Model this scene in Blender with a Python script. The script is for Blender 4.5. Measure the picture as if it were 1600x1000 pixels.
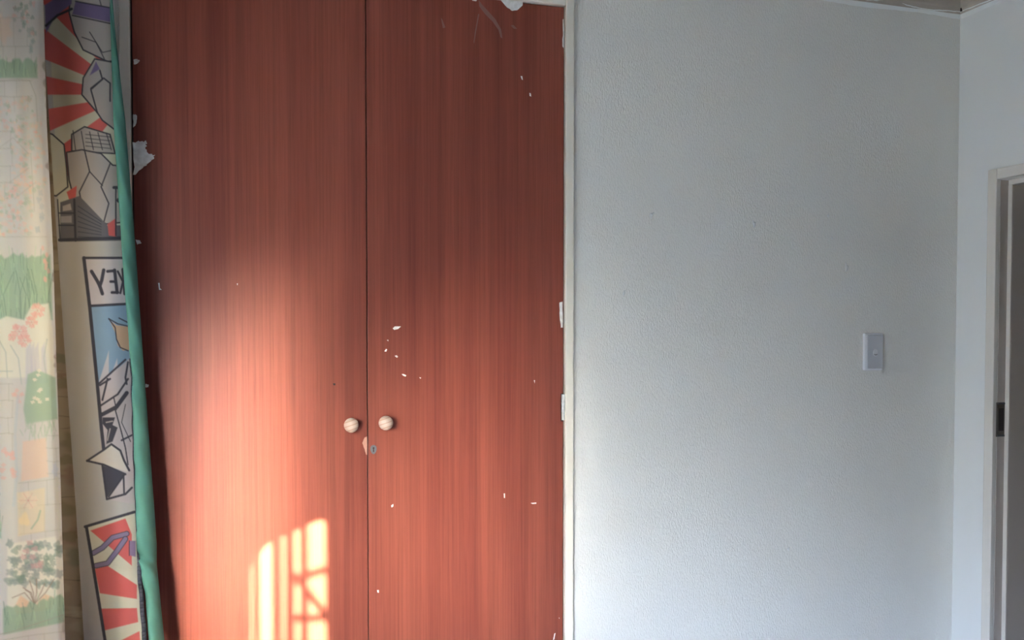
import bpy, bmesh, math, random
import numpy as np
from mathutils import Vector
for o in list(bpy.data.objects): bpy.data.objects.remove(o)
S = bpy.context.scene; C = S.collection
R = math.radians

# ------------------------------------------------------------ camera, world, sun, exposure
F = 1400.0; YAW = R(17.7); PITCH = R(1.65); EYE = 1.45; PX, PY = 800.0, 550.0
cam_d = bpy.data.cameras.new('camera'); cam = bpy.data.objects.new('camera', cam_d); C.objects.link(cam)
cam.location = (0, 0, EYE); cam.rotation_euler = (math.pi/2 - PITCH, 0, -YAW)
cam_d.sensor_width = 36; cam_d.lens = 36*F/1600; cam_d.shift_y = (PY-500)/1600; cam_d.clip_start = 0.02
S.camera = cam
S.view_settings.view_transform = 'Standard'; S.view_settings.look = 'None'
S.view_settings.gamma = 1; S.view_settings.use_curve_mapping = False
S.view_settings.exposure = 1.3

W = bpy.data.worlds.new('world'); S.world = W; W.use_nodes = True
nt = W.node_tree; nt.nodes.clear()
wo = nt.nodes.new('ShaderNodeOutputWorld'); bg = nt.nodes.new('ShaderNodeBackground')
tc = nt.nodes.new('ShaderNodeTexCoord'); sx = nt.nodes.new('ShaderNodeSeparateXYZ'); cr = nt.nodes.new('ShaderNodeValToRGB')
mr = nt.nodes.new('ShaderNodeMapRange'); mr.inputs[1].default_value = -1; mr.inputs[2].default_value = 1
nt.links.new(tc.outputs['Generated'], sx.inputs[0]); nt.links.new(sx.outputs[2], mr.inputs[0]); nt.links.new(mr.outputs[0], cr.inputs[0])
e = cr.color_ramp.elements
e[0].position = 0.48; e[0].color = (0.030, 0.028, 0.024, 1)
e[1].position = 0.60; e[1].color = (0.15, 0.165, 0.20, 1)
e2 = e.new(0.70); e2.color = (0.74, 0.96, 1.45, 1)
e3 = e.new(0.95); e3.color = (0.95, 1.3, 2.2, 1)
nt.links.new(cr.outputs[0], bg.inputs[0]); bg.inputs[1].default_value = 34.0

SUN_M = 0.33          # dx/dy of the sun's travel
SUN_T = 0.40          # drop per horizontal metre
sun_d = bpy.data.lights.new('sun', 'SUN'); sun = bpy.data.objects.new('sun', sun_d); C.objects.link(sun)
sdir = Vector((SUN_M, 1.0, -SUN_T*math.hypot(1, SUN_M))).normalized()
sun.rotation_euler = sdir.to_track_quat('-Z', 'Y').to_euler(); sun.location = (-3, -4, 5)
# hazy sky glow near the low sun, plus added brightening lobes
def mth(op, a, b=None):
    q = nt.nodes.new('ShaderNodeMath'); q.operation = op
    for i, x in enumerate((a, b)):
        if x is None: continue
        if isinstance(x, (int, float)): q.inputs[i].default_value = x
        else: nt.links.new(x, q.inputs[i])
    return q.outputs[0]
def glow(m, GA, GE, GZ, GS, col):
    hz = math.atan2(-m, -1.0)                       # compass angle of the glow's middle (x, y = sin, cos)
    lat = mth('ADD', mth('MULTIPLY', sx.outputs[0], math.cos(hz)), mth('MULTIPLY', sx.outputs[1], -math.sin(hz)))
    fwd = mth('ADD', mth('MULTIPLY', sx.outputs[0], math.sin(hz)), mth('MULTIPLY', sx.outputs[1], math.cos(hz)))
    q1 = mth('DIVIDE', lat, GA); q2 = mth('DIVIDE', mth('SUBTRACT', sx.outputs[2], GZ), GE)
    ex = mth('EXPONENT', mth('MULTIPLY', mth('ADD', mth('MULTIPLY', q1, q1), mth('MULTIPLY', q2, q2)), -0.5))
    ex = mth('MULTIPLY', ex, mth('MINIMUM', mth('MAXIMUM', mth('MULTIPLY', mth('ADD', sx.outputs[2], 0.02), 12.0), 0.02), 1.0))
    gl = mth('MULTIPLY', mth('MULTIPLY', ex, mth('GREATER_THAN', fwd, 0.0)), GS)
    b = nt.nodes.new('ShaderNodeBackground'); b.inputs[0].default_value = (*col, 1); nt.links.new(gl, b.inputs[1])
    return b.outputs[0]
out = bg.outputs[0]
for g_ in (glow(0.245, 0.050, 0.155, 0.15, 1850.0, (1.0, 0.84, 0.68)), glow(0.60, 0.20, 0.16, 0.26, 23.0, (0.95, 0.93, 0.95)), glow(0.53, 0.045, 0.12, 0.14, 240.0, (1.0, 0.86, 0.72))):  # last two lobes are added to brighten the right door and wall
    add = nt.nodes.new('ShaderNodeAddShader'); nt.links.new(out, add.inputs[0]); nt.links.new(g_, add.inputs[1]); out = add.outputs[0]
nt.links.new(out, wo.inputs[0])
sun_d.energy = 46; sun_d.angle = R(0.5); sun_d.color = (1.0, 0.86, 0.62)

# room dimensions (metres): camera stands at x=0 y=0, far wall at y=D
D = 2.30; XL = -0.50; XR = 2.225; YN = -1.7; ZC = 2.495; TH = 0.12
WY0, WY1, WZ0, WZ1 = -0.30, 1.78, 0.85, 2.06        # window opening in the left wall
pl = bpy.data.lights.new('window_daylight_portal', 'AREA'); po = bpy.data.objects.new('window_daylight_portal', pl); C.objects.link(po)
pl.shape = 'RECTANGLE'; pl.size = WY1-WY0; pl.size_y = WZ1-WZ0
po.location = (XL-TH-0.02, (WY0+WY1)/2, (WZ0+WZ1)/2)
po.rotation_euler = Vector((1, 0, 0)).to_track_quat('-Z', 'Z').to_euler()
pl.cycles.is_portal = True

# ------------------------------------------------------------ helpers
cy_, sy_ = math.cos(YAW), math.sin(YAW); cp, sp = math.cos(PITCH), math.sin(PITCH)
def ray(u, v):
    a = (u-PX)/F; b = (PY-v)/F
    # camera axes in world
    rt = Vector((cy_, -sy_, 0)); fw = Vector((sy_*cp, cy_*cp, -sp)); up = Vector((sy_*sp, cy_*sp, cp))
    return rt*a + up*b + fw
def on_y(u, v, y):
    r = ray(u, v); t = y/r.y
    return Vector((r.x*t, y, EYE + r.z*t))
def on_x(u, v, x):
    r = ray(u, v); t = x/r.x
    return Vector((x, r.y*t, EYE + r.z*t))

def s2l(c):
    return tuple(((x/255)/12.92 if x/255 <= 0.04045 else ((x/255+0.055)/1.055)**2.4) for x in c)

def mat(name, col, rough=0.6, metal=0.0, spec=0.5, coat=0, bump=None, var=None):
    m = bpy.data.materials.new(name); m.use_nodes = True; n = m.node_tree.nodes; l = m.node_tree.links
    b = n['Principled BSDF']; b.inputs['Base Color'].default_value = (*col, 1)
    b.inputs['Roughness'].default_value = rough; b.inputs['Metallic'].default_value = metal
    b.inputs['Specular IOR Level'].default_value = spec; b.inputs['Coat Weight'].default_value = coat
    t = n.new('ShaderNodeTexCoord')
    if var:      # (scale vec, colour 2, contrast)
        mp = n.new('ShaderNodeMapping'); mp.inputs['Scale'].default_value = var[0]; l.new(t.outputs['Object'], mp.inputs[0])
        ns = n.new('ShaderNodeTexNoise'); ns.inputs['Scale'].default_value = 1; ns.inputs['Detail'].default_value = 4; l.new(mp.outputs[0], ns.inputs[0])
        r = n.new('ShaderNodeValToRGB'); r.color_ramp.elements[0].position = .5-var[2]; r.color_ramp.elements[1].position = .5+var[2]
        r.color_ramp.elements[0].color = (*col, 1); r.color_ramp.elements[1].color = (*var[1], 1)
        l.new(ns.outputs[0], r.inputs[0]); l.new(r.outputs[0], b.inputs['Base Color'])
    if bump:     # (scale vec, strength, distance)
        mp = n.new('ShaderNodeMapping'); mp.inputs['Scale'].default_value = bump[0]; l.new(t.outputs['Object'], mp.inputs[0])
        ns = n.new('ShaderNodeTexNoise'); ns.inputs['Scale'].default_value = 1; ns.inputs['Detail'].default_value = 3; ns.inputs['Distortion'].default_value = 0.6
        l.new(mp.outputs[0], ns.inputs[0])
        bp = n.new('ShaderNodeBump'); bp.inputs['Strength'].default_value = bump[1]; bp.inputs['Distance'].default_value = bump[2]
        l.new(ns.outputs[0], bp.inputs['Height']); l.new(bp.outputs[0], b.inputs['Normal'])
    return m

def mahogany(name, seed):
    m = bpy.data.materials.new(name); m.use_nodes = True; n = m.node_tree.nodes; l = m.node_tree.links
    b = n['Principled BSDF']
    t = n.new('ShaderNodeTexCoord')
    def noise(scale, detail, off=0, dist=0):
        mp = n.new('ShaderNodeMapping'); mp.inputs['Scale'].default_value = scale; mp.inputs['Location'].default_value = (seed+off, seed*.7, off)
        l.new(t.outputs['Object'], mp.inputs[0])
        q = n.new('ShaderNodeTexNoise'); q.inputs['Scale'].default_value = 1; q.inputs['Detail'].default_value = detail
        q.inputs['Distortion'].default_value = dist
        l.new(mp.outputs[0], q.inputs[0]); return q.outputs[0]
    broad = noise((16, 16, 0.55), 3); fine = noise((190, 190, 1.6), 3, 5); pore = noise((520, 520, 9), 2, 9)
    r1 = n.new('ShaderNodeValToRGB'); r1.color_ramp.elements[0].position = .3; r1.color_ramp.elements[1].position = .72
    r1.color_ramp.elements[0].color = (0.180, 0.043, 0.030, 1); r1.color_ramp.elements[1].color = (0.265, 0.074, 0.048, 1)
    l.new(broad, r1.inputs[0])
    r2 = n.new('ShaderNodeValToRGB'); r2.color_ramp.elements[0].position = .34; r2.color_ramp.elements[1].position = .62
    r2.color_ramp.elements[0].color = (0.82, 0.80, 0.80, 1); r2.color_ramp.elements[1].color = (1.08, 1.08, 1.08, 1)
    l.new(fine, r2.inputs[0])
    mx = n.new('ShaderNodeMix'); mx.data_type = 'RGBA'; mx.blend_type = 'MULTIPLY'; mx.inputs[0].default_value = 0.75
    l.new(r1.outputs[0], mx.inputs[6]); l.new(r2.outputs[0], mx.inputs[7])
    r3 = n.new('ShaderNodeValToRGB'); r3.color_ramp.elements[0].position = .30; r3.color_ramp.elements[1].position = .5
    r3.color_ramp.elements[0].color = (0.75, 0.7, 0.7, 1); r3.color_ramp.elements[1].color = (1, 1, 1, 1)
    l.new(pore, r3.inputs[0])
    mx2 = n.new('ShaderNodeMix'); mx2.data_type = 'RGBA'; mx2.blend_type = 'MULTIPLY'; mx2.inputs[0].default_value = 0.5
    l.new(mx.outputs[2], mx2.inputs[6]); l.new(r3.outputs[0], mx2.inputs[7])
    l.new(mx2.outputs[2], b.inputs['Base Color'])
    b.inputs['Roughness'].default_value = 0.40; b.inputs['Specular IOR Level'].default_value = 0.28
    bp = n.new('ShaderNodeBump'); bp.inputs['Strength'].default_value = 0.12; bp.inputs['Distance'].default_value = 0.0006
    l.new(fine, bp.inputs['Height']); l.new(bp.outputs[0], b.inputs['Normal'])
    return m

M = dict(
    wall=mat('white_textured_wall_paint', (0.85, 0.84, 0.79), 0.55, bump=((250, 250, 110), 0.65, 0.0035)),
    wall_smooth=mat('white_smooth_wall_paint', (0.82, 0.83, 0.82), 0.6, bump=((30, 30, 30), 0.1, 0.001)),
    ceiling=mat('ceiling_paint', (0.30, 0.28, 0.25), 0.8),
    wall_dark=mat('dull_brown_wall_paint', (0.22, 0.19, 0.17), 0.8),
    floor=mat('brown_floor', (0.07, 0.05, 0.04), 0.5, var=((3, 12, 3), (0.10, 0.075, 0.055), .3)),
    cream=mat('cream_gloss_paint', (0.80, 0.76, 0.66), 0.35, bump=((60, 60, 20), 0.04, 0.001)),
    cornice=mat('grey_brown_cornice', (0.50, 0.44, 0.37), 0.6, var=((14, 14, 40), (0.40, 0.36, 0.31), .2)),
    caulk=mat('white_filler', (0.82, 0.84, 0.82), 0.6),
    frame=mat('cream_door_frame_paint', (0.74, 0.70, 0.64), 0.35),
    taupe=mat('taupe_jamb_shade_and_hall', (0.46, 0.40, 0.35), 0.45),  # hall walls, and shade tone for the unlit faces of the cream frame
    dark=mat('dark_gap', (0.03, 0.02, 0.018), 0.8),
    wood1=mahogany('mahogany_veneer_warm', 1.0), wood2=mahogany('mahogany_veneer_deep', 7.3),
    chip=mat('flaked_white_paint', (0.86, 0.87, 0.86), 0.7, var=((90, 90, 90), (0.66, 0.65, 0.63), .2)),
    smear=mat('thin_dried_smear', (0.22, 0.11, 0.09), 0.6),
    bare=mat('bare_wood', (0.42, 0.22, 0.16), 0.7),
    metal=mat('dull_grey_metal', (0.13, 0.135, 0.15), 0.5, metal=0.6),
    brass=mat('brown_worn_metal', (0.16, 0.14, 0.12), 0.45, metal=0.7),
    plastic=mat('white_switch_plastic', (0.80, 0.81, 0.84), 0.3),
    rocker=mat('grey_white_rocker_plastic', (0.60, 0.62, 0.66), 0.3),
    bar=mat('painted_steel_bar', (0.10, 0.10, 0.10), 0.5),
    rod=mat('steel_curtain_rod', (0.5, 0.5, 0.5), 0.3, metal=1),
)
g = bpy.data.materials.new('window_glass'); g.use_nodes = True; gn = g.node_tree.nodes; gn.clear()
go = gn.new('ShaderNodeOutputMaterial'); gt = gn.new('ShaderNodeBsdfTransparent'); gg = gn.new('ShaderNodeBsdfGlossy'); gm = gn.new('ShaderNodeMixShader')
gm.inputs[0].default_value = 0.06; gg.inputs['Roughness'].default_value = 0.02; gt.inputs[0].default_value = (0.95, 0.97, 0.96, 1)
g.node_tree.links.new(gt.outputs[0], gm.inputs[1]); g.node_tree.links.new(gg.outputs[0], gm.inputs[2]); g.node_tree.links.new(gm.outputs[0], go.inputs[0])
M['glass'] = g
def striped_ball():
    m = bpy.data.materials.new('pale_pine_with_rings'); m.use_nodes = True; n = m.node_tree.nodes; l = m.node_tree.links; b = n['Principled BSDF']
    t = n.new('ShaderNodeTexCoord'); mp = n.new('ShaderNodeMapping'); mp.inputs['Rotation'].default_value = (0.2, R(18), 0)
    w = n.new('ShaderNodeTexWave'); w.bands_direction = 'Z'; w.inputs['Scale'].default_value = 30; w.inputs['Distortion'].default_value = 1.6; w.inputs['Detail'].default_value = 1
    w.inputs['Detail Scale'].default_value = 0.6
    r = n.new('ShaderNodeValToRGB'); r.color_ramp.elements[0].color = (0.40, 0.26, 0.19, 1); r.color_ramp.elements[1].color = (0.52, 0.41, 0.34, 1)
    r.color_ramp.elements[0].position = .0; r.color_ramp.elements[1].position = .26
    l.new(t.outputs['Object'], mp.inputs[0]); l.new(mp.outputs[0], w.inputs[0]); l.new(w.outputs[0], r.inputs[0]); l.new(r.outputs[0], b.inputs['Base Color'])
    b.inputs['Roughness'].default_value = 0.5
    return m
M['pine'] = striped_ball()

def cloth_mat(name, attr=None, col=(1, 1, 1), trans=0.4, rough=0.85, weave=900):
    m = bpy.data.materials.new(name); m.use_nodes = True; n = m.node_tree.nodes; l = m.node_tree.links; n.clear()
    o = n.new('ShaderNodeOutputMaterial'); d = n.new('ShaderNodeBsdfDiffuse'); t = n.new('ShaderNodeBsdfTranslucent'); mx = n.new('ShaderNodeMixShader')
    mx.inputs[0].default_value = trans
    if attr:
        a = n.new('ShaderNodeVertexColor'); a.layer_name = attr
        l.new(a.outputs[0], d.inputs[0]); l.new(a.outputs[0], t.inputs[0])
    else:
        d.inputs[0].default_value = (*col, 1); t.inputs[0].default_value = (*col, 1)
    tcn = n.new('ShaderNodeTexCoord'); ns = n.new('ShaderNodeTexNoise'); ns.inputs['Scale'].default_value = weave
    bp = n.new('ShaderNodeBump'); bp.inputs['Strength'].default_value = 0.25; bp.inputs['Distance'].default_value = 0.0006
    l.new(tcn.outputs['Object'], ns.inputs[0]); l.new(ns.outputs[0], bp.inputs['Height']); l.new(bp.outputs[0], d.inputs['Normal'])
    l.new(d.outputs[0], mx.inputs[1]); l.new(t.outputs[0], mx.inputs[2]); l.new(mx.outputs[0], o.inputs[0])
    return m
M['floral'] = cloth_mat('printed_floral_voile', 'print', trans=0.30)
M['comic'] = cloth_mat('printed_cotton', 'print', trans=0.12)
M['green'] = cloth_mat('teal_green_cotton', None, (0.10, 0.255, 0.210), trans=0.08)

def obj(name, bm, m, parent=None, smooth=False, origin=None):
    bm.normal_update()
    me = bpy.data.meshes.new(name)
    if origin is not None: bmesh.ops.translate(bm, verts=bm.verts, vec=-Vector(origin))
    bm.to_mesh(me); bm.free()
    if smooth:
        for p in me.polygons: p.use_smooth = True
    me.materials.append(m if not isinstance(m, str) else M[m])
    o = bpy.data.objects.new(name, me); C.objects.link(o)
    if origin is not None: o.location = origin
    if parent is not None:
        o.parent = parent
        off = Vector((0, 0, 0)); p = parent
        while p is not None: off += p.location; p = p.parent
        o.location = o.location - off
    return o
def thing(name, label, cat, loc=(0, 0, 0), group=None):
    o = bpy.data.objects.new(name, None); o.empty_display_size = .1; C.objects.link(o); o.location = loc
    o['label'] = label; o['category'] = cat
    if group: o['group'] = group
    return o
def tag(o, label, cat, group=None):
    o['label'] = label; o['category'] = cat
    if group: o['group'] = group
    return o
def box(bm, x0, x1, y0, y1, z0, z1, bev=0):
    r = bmesh.ops.create_cube(bm, size=1)
    for v in r['verts']:
        v.co = Vector(((x0+x1)/2+v.co.x*(x1-x0), (y0+y1)/2+v.co.y*(y1-y0), (z0+z1)/2+v.co.z*(z1-z0)))
    if bev:
        es = list({e for v in r['verts'] for e in v.link_edges})
        bmesh.ops.bevel(bm, geom=es, offset=bev, segments=2, affect='EDGES', profile=.6)
    return bm
def B(*a, **k): return box(bmesh.new(), *a, **k)
def tube(bm, p, q, r, n=10):
    p, q = Vector(p), Vector(q); d = q-p
    rr = bmesh.ops.create_cone(bm, cap_ends=True, segments=n, radius1=r, radius2=r, depth=d.length)
    rot = d.to_track_quat('Z', 'Y').to_matrix().to_4x4()
    bmesh.ops.transform(bm, matrix=rot, verts=rr['verts']); bmesh.ops.translate(bm, verts=rr['verts'], vec=(p+q)/2)
def struct(name, bm, m, label, parent=None, **k):
    o = obj(name, bm, m, parent, **k)
    if parent is None: o['kind'] = 'structure'; o['label'] = label
    return o
def prism(pts, y0, y1):
    "polygon in x,z extruded along y"
    bm = bmesh.new()
    a = [bm.verts.new((x, y0, z)) for x, z in pts]; b = [bm.verts.new((x, y1, z)) for x, z in pts]
    bm.faces.new(a); bm.faces.new(b[::-1])
    for i in range(len(pts)):
        j = (i+1) % len(pts); bm.faces.new((a[j], a[i], b[i], b[j]))
    bmesh.ops.recalc_face_normals(bm, faces=bm.faces)
    return bm

# ------------------------------------------------------------ the cupboard's outline in metres
cR = on_y(880, 500, D).x       # right edge of the right-hand door
cL = on_y(207, 120, D).x       # left edge of the left-hand door
cS = on_y(573.5, 500, D).x     # seam between the doors
cT = on_y(880, 12, D).z        # top of the doors
CB = 0.08
JW = 0.027                     # frame stile width

# ------------------------------------------------------------ room shell
bm = bmesh.new()
box(bm, XL-TH, cL-JW-.002, D, D+TH, 0, ZC); box(bm, cR+JW+.002, XR+TH, D, D+TH, 0, ZC); box(bm, cL-JW-.002, cR+JW+.002, D, D+TH, cT+.05, ZC)
box(bm, cL-JW-.002, cR+JW+.002, D, D+TH, 0, CB-.03)
wb = struct('wall_back', bm, 'wall', 'white textured wall behind the cupboard and the light switch')
for (u, v, r, a) in ((1018, 337, .007, .5), (1178, 350, .007, -.2), (1322, 418, .009, 0), (975, 458, .005, .3), (1294, 337, .004, 0), (1300, 372, .003, 0), (1232, 858, .004, 0)):
    p = on_y(u, v, D); bm = bmesh.new(); bmesh.ops.create_icosphere(bm, subdivisions=3, radius=1)
    rnd = random.Random(u)
    for q in bm.verts:
        k = 1+.25*math.sin(5*q.co.x+u)+.2*math.sin(7*q.co.z)
        x, z = q.co.x*r*.75*k, q.co.z*r*1.35*k
        q.co = Vector((p.x + x*math.cos(a)+z*math.sin(a), D + q.co.y*r*.42, p.z + z*math.cos(a)-x*math.sin(a)))
    obj('plaster_bump', bm, 'wall_smooth', wb, smooth=True)
bm = bmesh.new()
box(bm, XL-TH, XL, YN, WY0, 0, ZC); box(bm, XL-TH, XL, WY1, D, 0, ZC); box(bm, XL-TH, XL, WY0, WY1, 0, WZ0); box(bm, XL-TH, XL, WY0, WY1, WZ1, ZC)
struct('wall_left', bm, 'wall_smooth', 'white wall on the left holding the window')
# doorway in the right wall
j0 = on_x(1555, 640, XR)       # far edge of the doorway opening
dY1 = j0.y; dY0 = dY1-0.80
dZ = on_x(1556, 281, XR).z
bm = bmesh.new()
box(bm, XR, XR+TH, YN, dY0, 0, ZC); box(bm, XR, XR+TH, dY1, D, 0, ZC); box(bm, XR, XR+TH, dY0, dY1, dZ, ZC)
struct('wall_right', bm, 'wall_smooth', 'smooth white wall on the right with the doorway')
struct('wall_near', B(XL-TH, XR+TH, YN-TH, YN, 0, ZC), 'wall_dark', 'dull brown wall opposite the cupboard')
struct('floor', B(XL-TH, XR+2.2, YN-TH, D+.7, -.1, 0), 'floor', 'brown floor')
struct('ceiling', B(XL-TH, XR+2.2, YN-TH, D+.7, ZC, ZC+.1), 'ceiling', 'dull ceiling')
# passage beyond the doorway
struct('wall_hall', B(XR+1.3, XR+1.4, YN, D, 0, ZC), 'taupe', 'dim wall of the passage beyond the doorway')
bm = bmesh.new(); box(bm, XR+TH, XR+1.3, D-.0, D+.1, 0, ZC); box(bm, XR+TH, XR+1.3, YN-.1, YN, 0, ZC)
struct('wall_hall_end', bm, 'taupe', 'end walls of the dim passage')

# cornice strips with the painted filler line under them
CH, CD = 0.062, 0.03
def cornice(name, p0, p1, inward, label):
    p0, p1, inw = Vector(p0), Vector(p1), Vector(inward)
    prof = [(0, 0), (CD*.35, 0), (CD*.5, CH*.22), (CD*.62, CH*.30), (CD*.8, CH*.62), (CD, CH*.80), (CD, CH), (0, CH)]
    bm = bmesh.new(); a, b = [], []
    for d, h in prof:
        q = inw*d+Vector((0, 0, ZC-CH+h))
        a.append(bm.verts.new(p0+q)); b.append(bm.verts.new(p1+q))
    for i in range(len(prof)):
        j = (i+1) % len(prof); bm.faces.new((a[i], a[j], b[j], b[i]))
    bm.faces.new(a[::-1]); bm.faces.new(b); bmesh.ops.recalc_face_normals(bm, faces=bm.faces)
    o = struct(name, bm, 'cornice', label)
    # wavering brushed band of white filler at the foot
    rnd = random.Random(3); bm = bmesh.new(); N = 240; top, bot, out = [], [], []
    for i in range(N+1):
        t = i/N; q = p0.lerp(p1, t)
        w = .007+.003*math.sin(t*31)+.0025*math.sin(t*77+1)+rnd.uniform(-.0008, .0008); w2 = .010+.0025*math.sin(t*43+2)+rnd.uniform(-.001, .001)
        top.append(bm.verts.new(q+inw*(CD*.42+.001)+Vector((0, 0, ZC-CH+w)))); out.append(bm.verts.new(q+inw*.0085+Vector((0, 0, ZC-CH-.001))))
        bot.append(bm.verts.new(q+inw*.0006+Vector((0, 0, ZC-CH-w2))))
    for i in range(N):
        bm.faces.new((top[i], top[i+1], out[i+1], out[i])); bm.faces.new((out[i], out[i+1], bot[i+1], bot[i]))
    obj('filler_line', bm, 'caulk', o, smooth=True)
    return o
c1 = cornice('trim_1', (XL, D, 0), (XR-.004, D, 0), (0, -1, 0), 'grey brown cornice strip along the top of the back wall')
c2 = cornice('trim_2', (XR, YN, 0), (XR, D-.006, 0), (-1, 0, 0), 'grey brown cornice strip along the top of the right wall')
obj('corner_crack', B(XR-CD*.5-.002, XR-CD*.5+.002, D-CD*.5-.006, D-CD*.5-.001, ZC-CH+.006, ZC-.001), 'dark', c1)
struct('baseboard_right', B(XR-.015, XR, dY1+.04, D, 0, .08), 'cream', 'cream skirting board on the right wall')
struct('baseboard_back', B(cR+JW+.01, XR-.015, D-.015, D, 0, .08), 'cream', 'cream skirting board on the back wall')

# door frame (stepped steel style jamb)
df = bpy.data.objects.new('door_1', None); C.objects.link(df); df.location = (XR, dY1, 0); df['kind'] = 'structure'; df['label'] = 'cream painted doorway frame in the right wall'
CW = 0.032
bm = bmesh.new(); box(bm, XR-.010, XR+.006, dY1-.001, dY1+CW, 0, dZ+CW, bev=.003); obj('casing', bm, 'frame', df)
bm = bmesh.new(); box(bm, XR-.010, XR+.006, dY0-CW, dY1-.0015, dZ-.001, dZ+CW, bev=.003); obj('casing', bm, 'frame', df)
bm = bmesh.new(); box(bm, XR-.010, XR+.006, dY0-CW, dY0+.001, 0, dZ-.0015, bev=.003); obj('casing', bm, 'frame', df)
RB = .036; ST = .016
bm = bmesh.new(); box(bm, XR+.0065, XR+RB, dY1-.002, dY1+.01, 0, dZ); obj('jamb', bm, 'taupe', df)  # taupe puts the shade on jamb and stop faces into the colour
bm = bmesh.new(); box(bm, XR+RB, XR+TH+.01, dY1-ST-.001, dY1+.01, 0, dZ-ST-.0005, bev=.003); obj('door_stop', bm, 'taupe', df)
bm = bmesh.new(); box(bm, XR+RB-.0012, XR+RB+.003, dY1-ST+.0, dY1-.002, 0, dZ-ST-.001, bev=.0008); obj('stop_edge', bm, 'frame', df)  # cream strip paints in the light on the stop's window-facing side
bm = bmesh.new(); box(bm, XR+RB, XR+TH+.01, dY0, dY1+.01, dZ-ST, dZ+.01); box(bm, XR+.0065, XR+RB, dY0, dY1+.01, dZ-.002, dZ+.01); obj('head_jamb', bm, 'frame', df)
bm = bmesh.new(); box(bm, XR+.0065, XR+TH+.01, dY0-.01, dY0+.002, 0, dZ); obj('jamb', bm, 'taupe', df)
z1, z0 = on_x(1558, 629, XR).z, on_x(1558, 683, XR).z
bm = bmesh.new(); box(bm, XR+.002, XR+RB-.004, dY1-.0045, dY1-.001, z0, z1, bev=.001)
sk = obj('strike_plate', bm, 'brass', df)
bm = bmesh.new(); box(bm, XR+.009, XR+RB-.008, dY1-.0052, dY1-.004, z0+.018, z1-.018); obj('latch_hole', bm, 'dark', sk)
bm = bmesh.new(); box(bm, XR+.004, XR+RB-.005, dY1-.0075, dY1-.004, z1-.006, z1-.001, bev=.001); box(bm, XR+.004, XR+RB-.005, dY1-.0075, dY1-.004, z0+.001, z0+.006, bev=.001)
obj('plate_lip', bm, 'metal', sk)

# ------------------------------------------------------------ window in the left wall
w = bpy.data.objects.new('window_1', None); C.objects.link(w); w.location = (XL-.06, (WY0+WY1)/2, WZ0); w['kind'] = 'structure'; w['label'] = 'window in the left wall with slim cream frame'
bm = bmesh.new(); X0, X1 = XL-.085, XL-.045
box(bm, X0, X1, WY0, WY1, WZ0, WZ0+.04); box(bm, X0, X1, WY0, WY1, WZ1-.04, WZ1); box(bm, X0, X1, WY0, WY0+.04, WZ0+.04, WZ1-.04); box(bm, X0, X1, WY1-.04, WY1, WZ0+.04, WZ1-.04)
obj('window_frame', bm, 'cream', w)
obj('window_sill', B(XL-.04, XL+.02, WY0-.02, WY1+.02, WZ0-.03, WZ0-.001, bev=.004), 'cream', w)
obj('pane', B(XL-.067, XL-.063, WY0+.04, WY1-.04, WZ0+.04, WZ1-.04), 'glass', w)
# burglar grille outside the glass: upright bars, rungs and diagonals
def to_win(u, v, xw):
    p = on_y(u, v, D); t = (p.x-xw)/sdir.x
    return p - sdir*t
XG = XL-.10
gr = thing('window_grille', 'dark steel burglar grille outside the window behind the floral curtain', 'window grille', (XG, (WY0+WY1)/2, WZ0))
ups = [to_win(u, 900, XG).y for u in (384, 401, 433, 453, 475, 519)]
for k, (y, r) in enumerate(zip(ups, (.020, .010, .021, .019, .012, .034))):
    bm = bmesh.new(); box(bm, XG-.006, XG+.006, y-r, y+r, WZ0+.001, WZ1-.001); obj('upright_bar', bm, 'bar', gr)
y = ups[0]+.11
while y < WY1-.03:
    bm = bmesh.new(); box(bm, XG-.006, XG+.006, y-.008, y+.008, WZ0+.001, WZ1-.001); obj('upright_bar', bm, 'bar', gr); y += .11
for (a, b) in (((455, 908), (520, 886)), ((455, 893), (520, 975)), ((455, 966), (520, 966))):
    pa, pb = to_win(*a, XG), to_win(*b, XG)
    bm = bmesh.new(); tube(bm, pa, pb, .009); obj('cross_bar', bm, 'bar', gr)

# ------------------------------------------------------------ built-in cupboard
cup = thing('built_in_cupboard', 'tall built-in cupboard with two worn mahogany doors and cream frame', 'cupboard', ((cL+cR)/2, D, 0))
obj('frame_stile', B(cR+.003, cR+JW, D-.012, D+.02, CB-.03, cT+.05, bev=.0025), 'cream', cup)
obj('frame_stile', B(cL-JW, cL-.004, D-.012, D+.02, CB-.03, cT+.05, bev=.0025), 'cream', cup)
obj('frame_rail', B(cL-.004, cR+.003, D-.012, D+.02, cT+.003, cT+.05, bev=.0025), 'cream', cup)
obj('frame_rail', B(cL-.004, cR+.003, D-.008, D+.02, CB-.03, CB-.002, bev=.0015), 'cream', cup)
bm = bmesh.new(); Y2 = D+.55
box(bm, cL-.02, cL-.004, D+.021, Y2, CB-.03, cT+.04); box(bm, cR+.004, cR+.02, D+.021, Y2, CB-.03, cT+.04); box(bm, cL-.004, cR+.004, D+.021, Y2, cT+.02, cT+.04)
box(bm, cL-.004, cR+.004, D+.021, Y2, CB-.03, CB-.01); box(bm, cL-.02, cR+.02, Y2, Y2+.01, CB-.03, cT+.04)
obj('carcass', bm, 'dark', cup)
DF = D-.001      # front face of the doors, flush with the frame opening
dl = obj('door', B(cL, cS-.0012, DF, DF+.018, CB, cT, bev=.0012), 'wood1', cup)
drt = obj('door', B(cS+.0012, cR, DF, DF+.018, CB, cT, bev=.0012), 'wood2', cup)
dl['label'] = 'left-hand door, warm orange red mahogany veneer'; drt['label'] = 'right-hand door, deep red mahogany veneer with keyhole'
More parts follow.
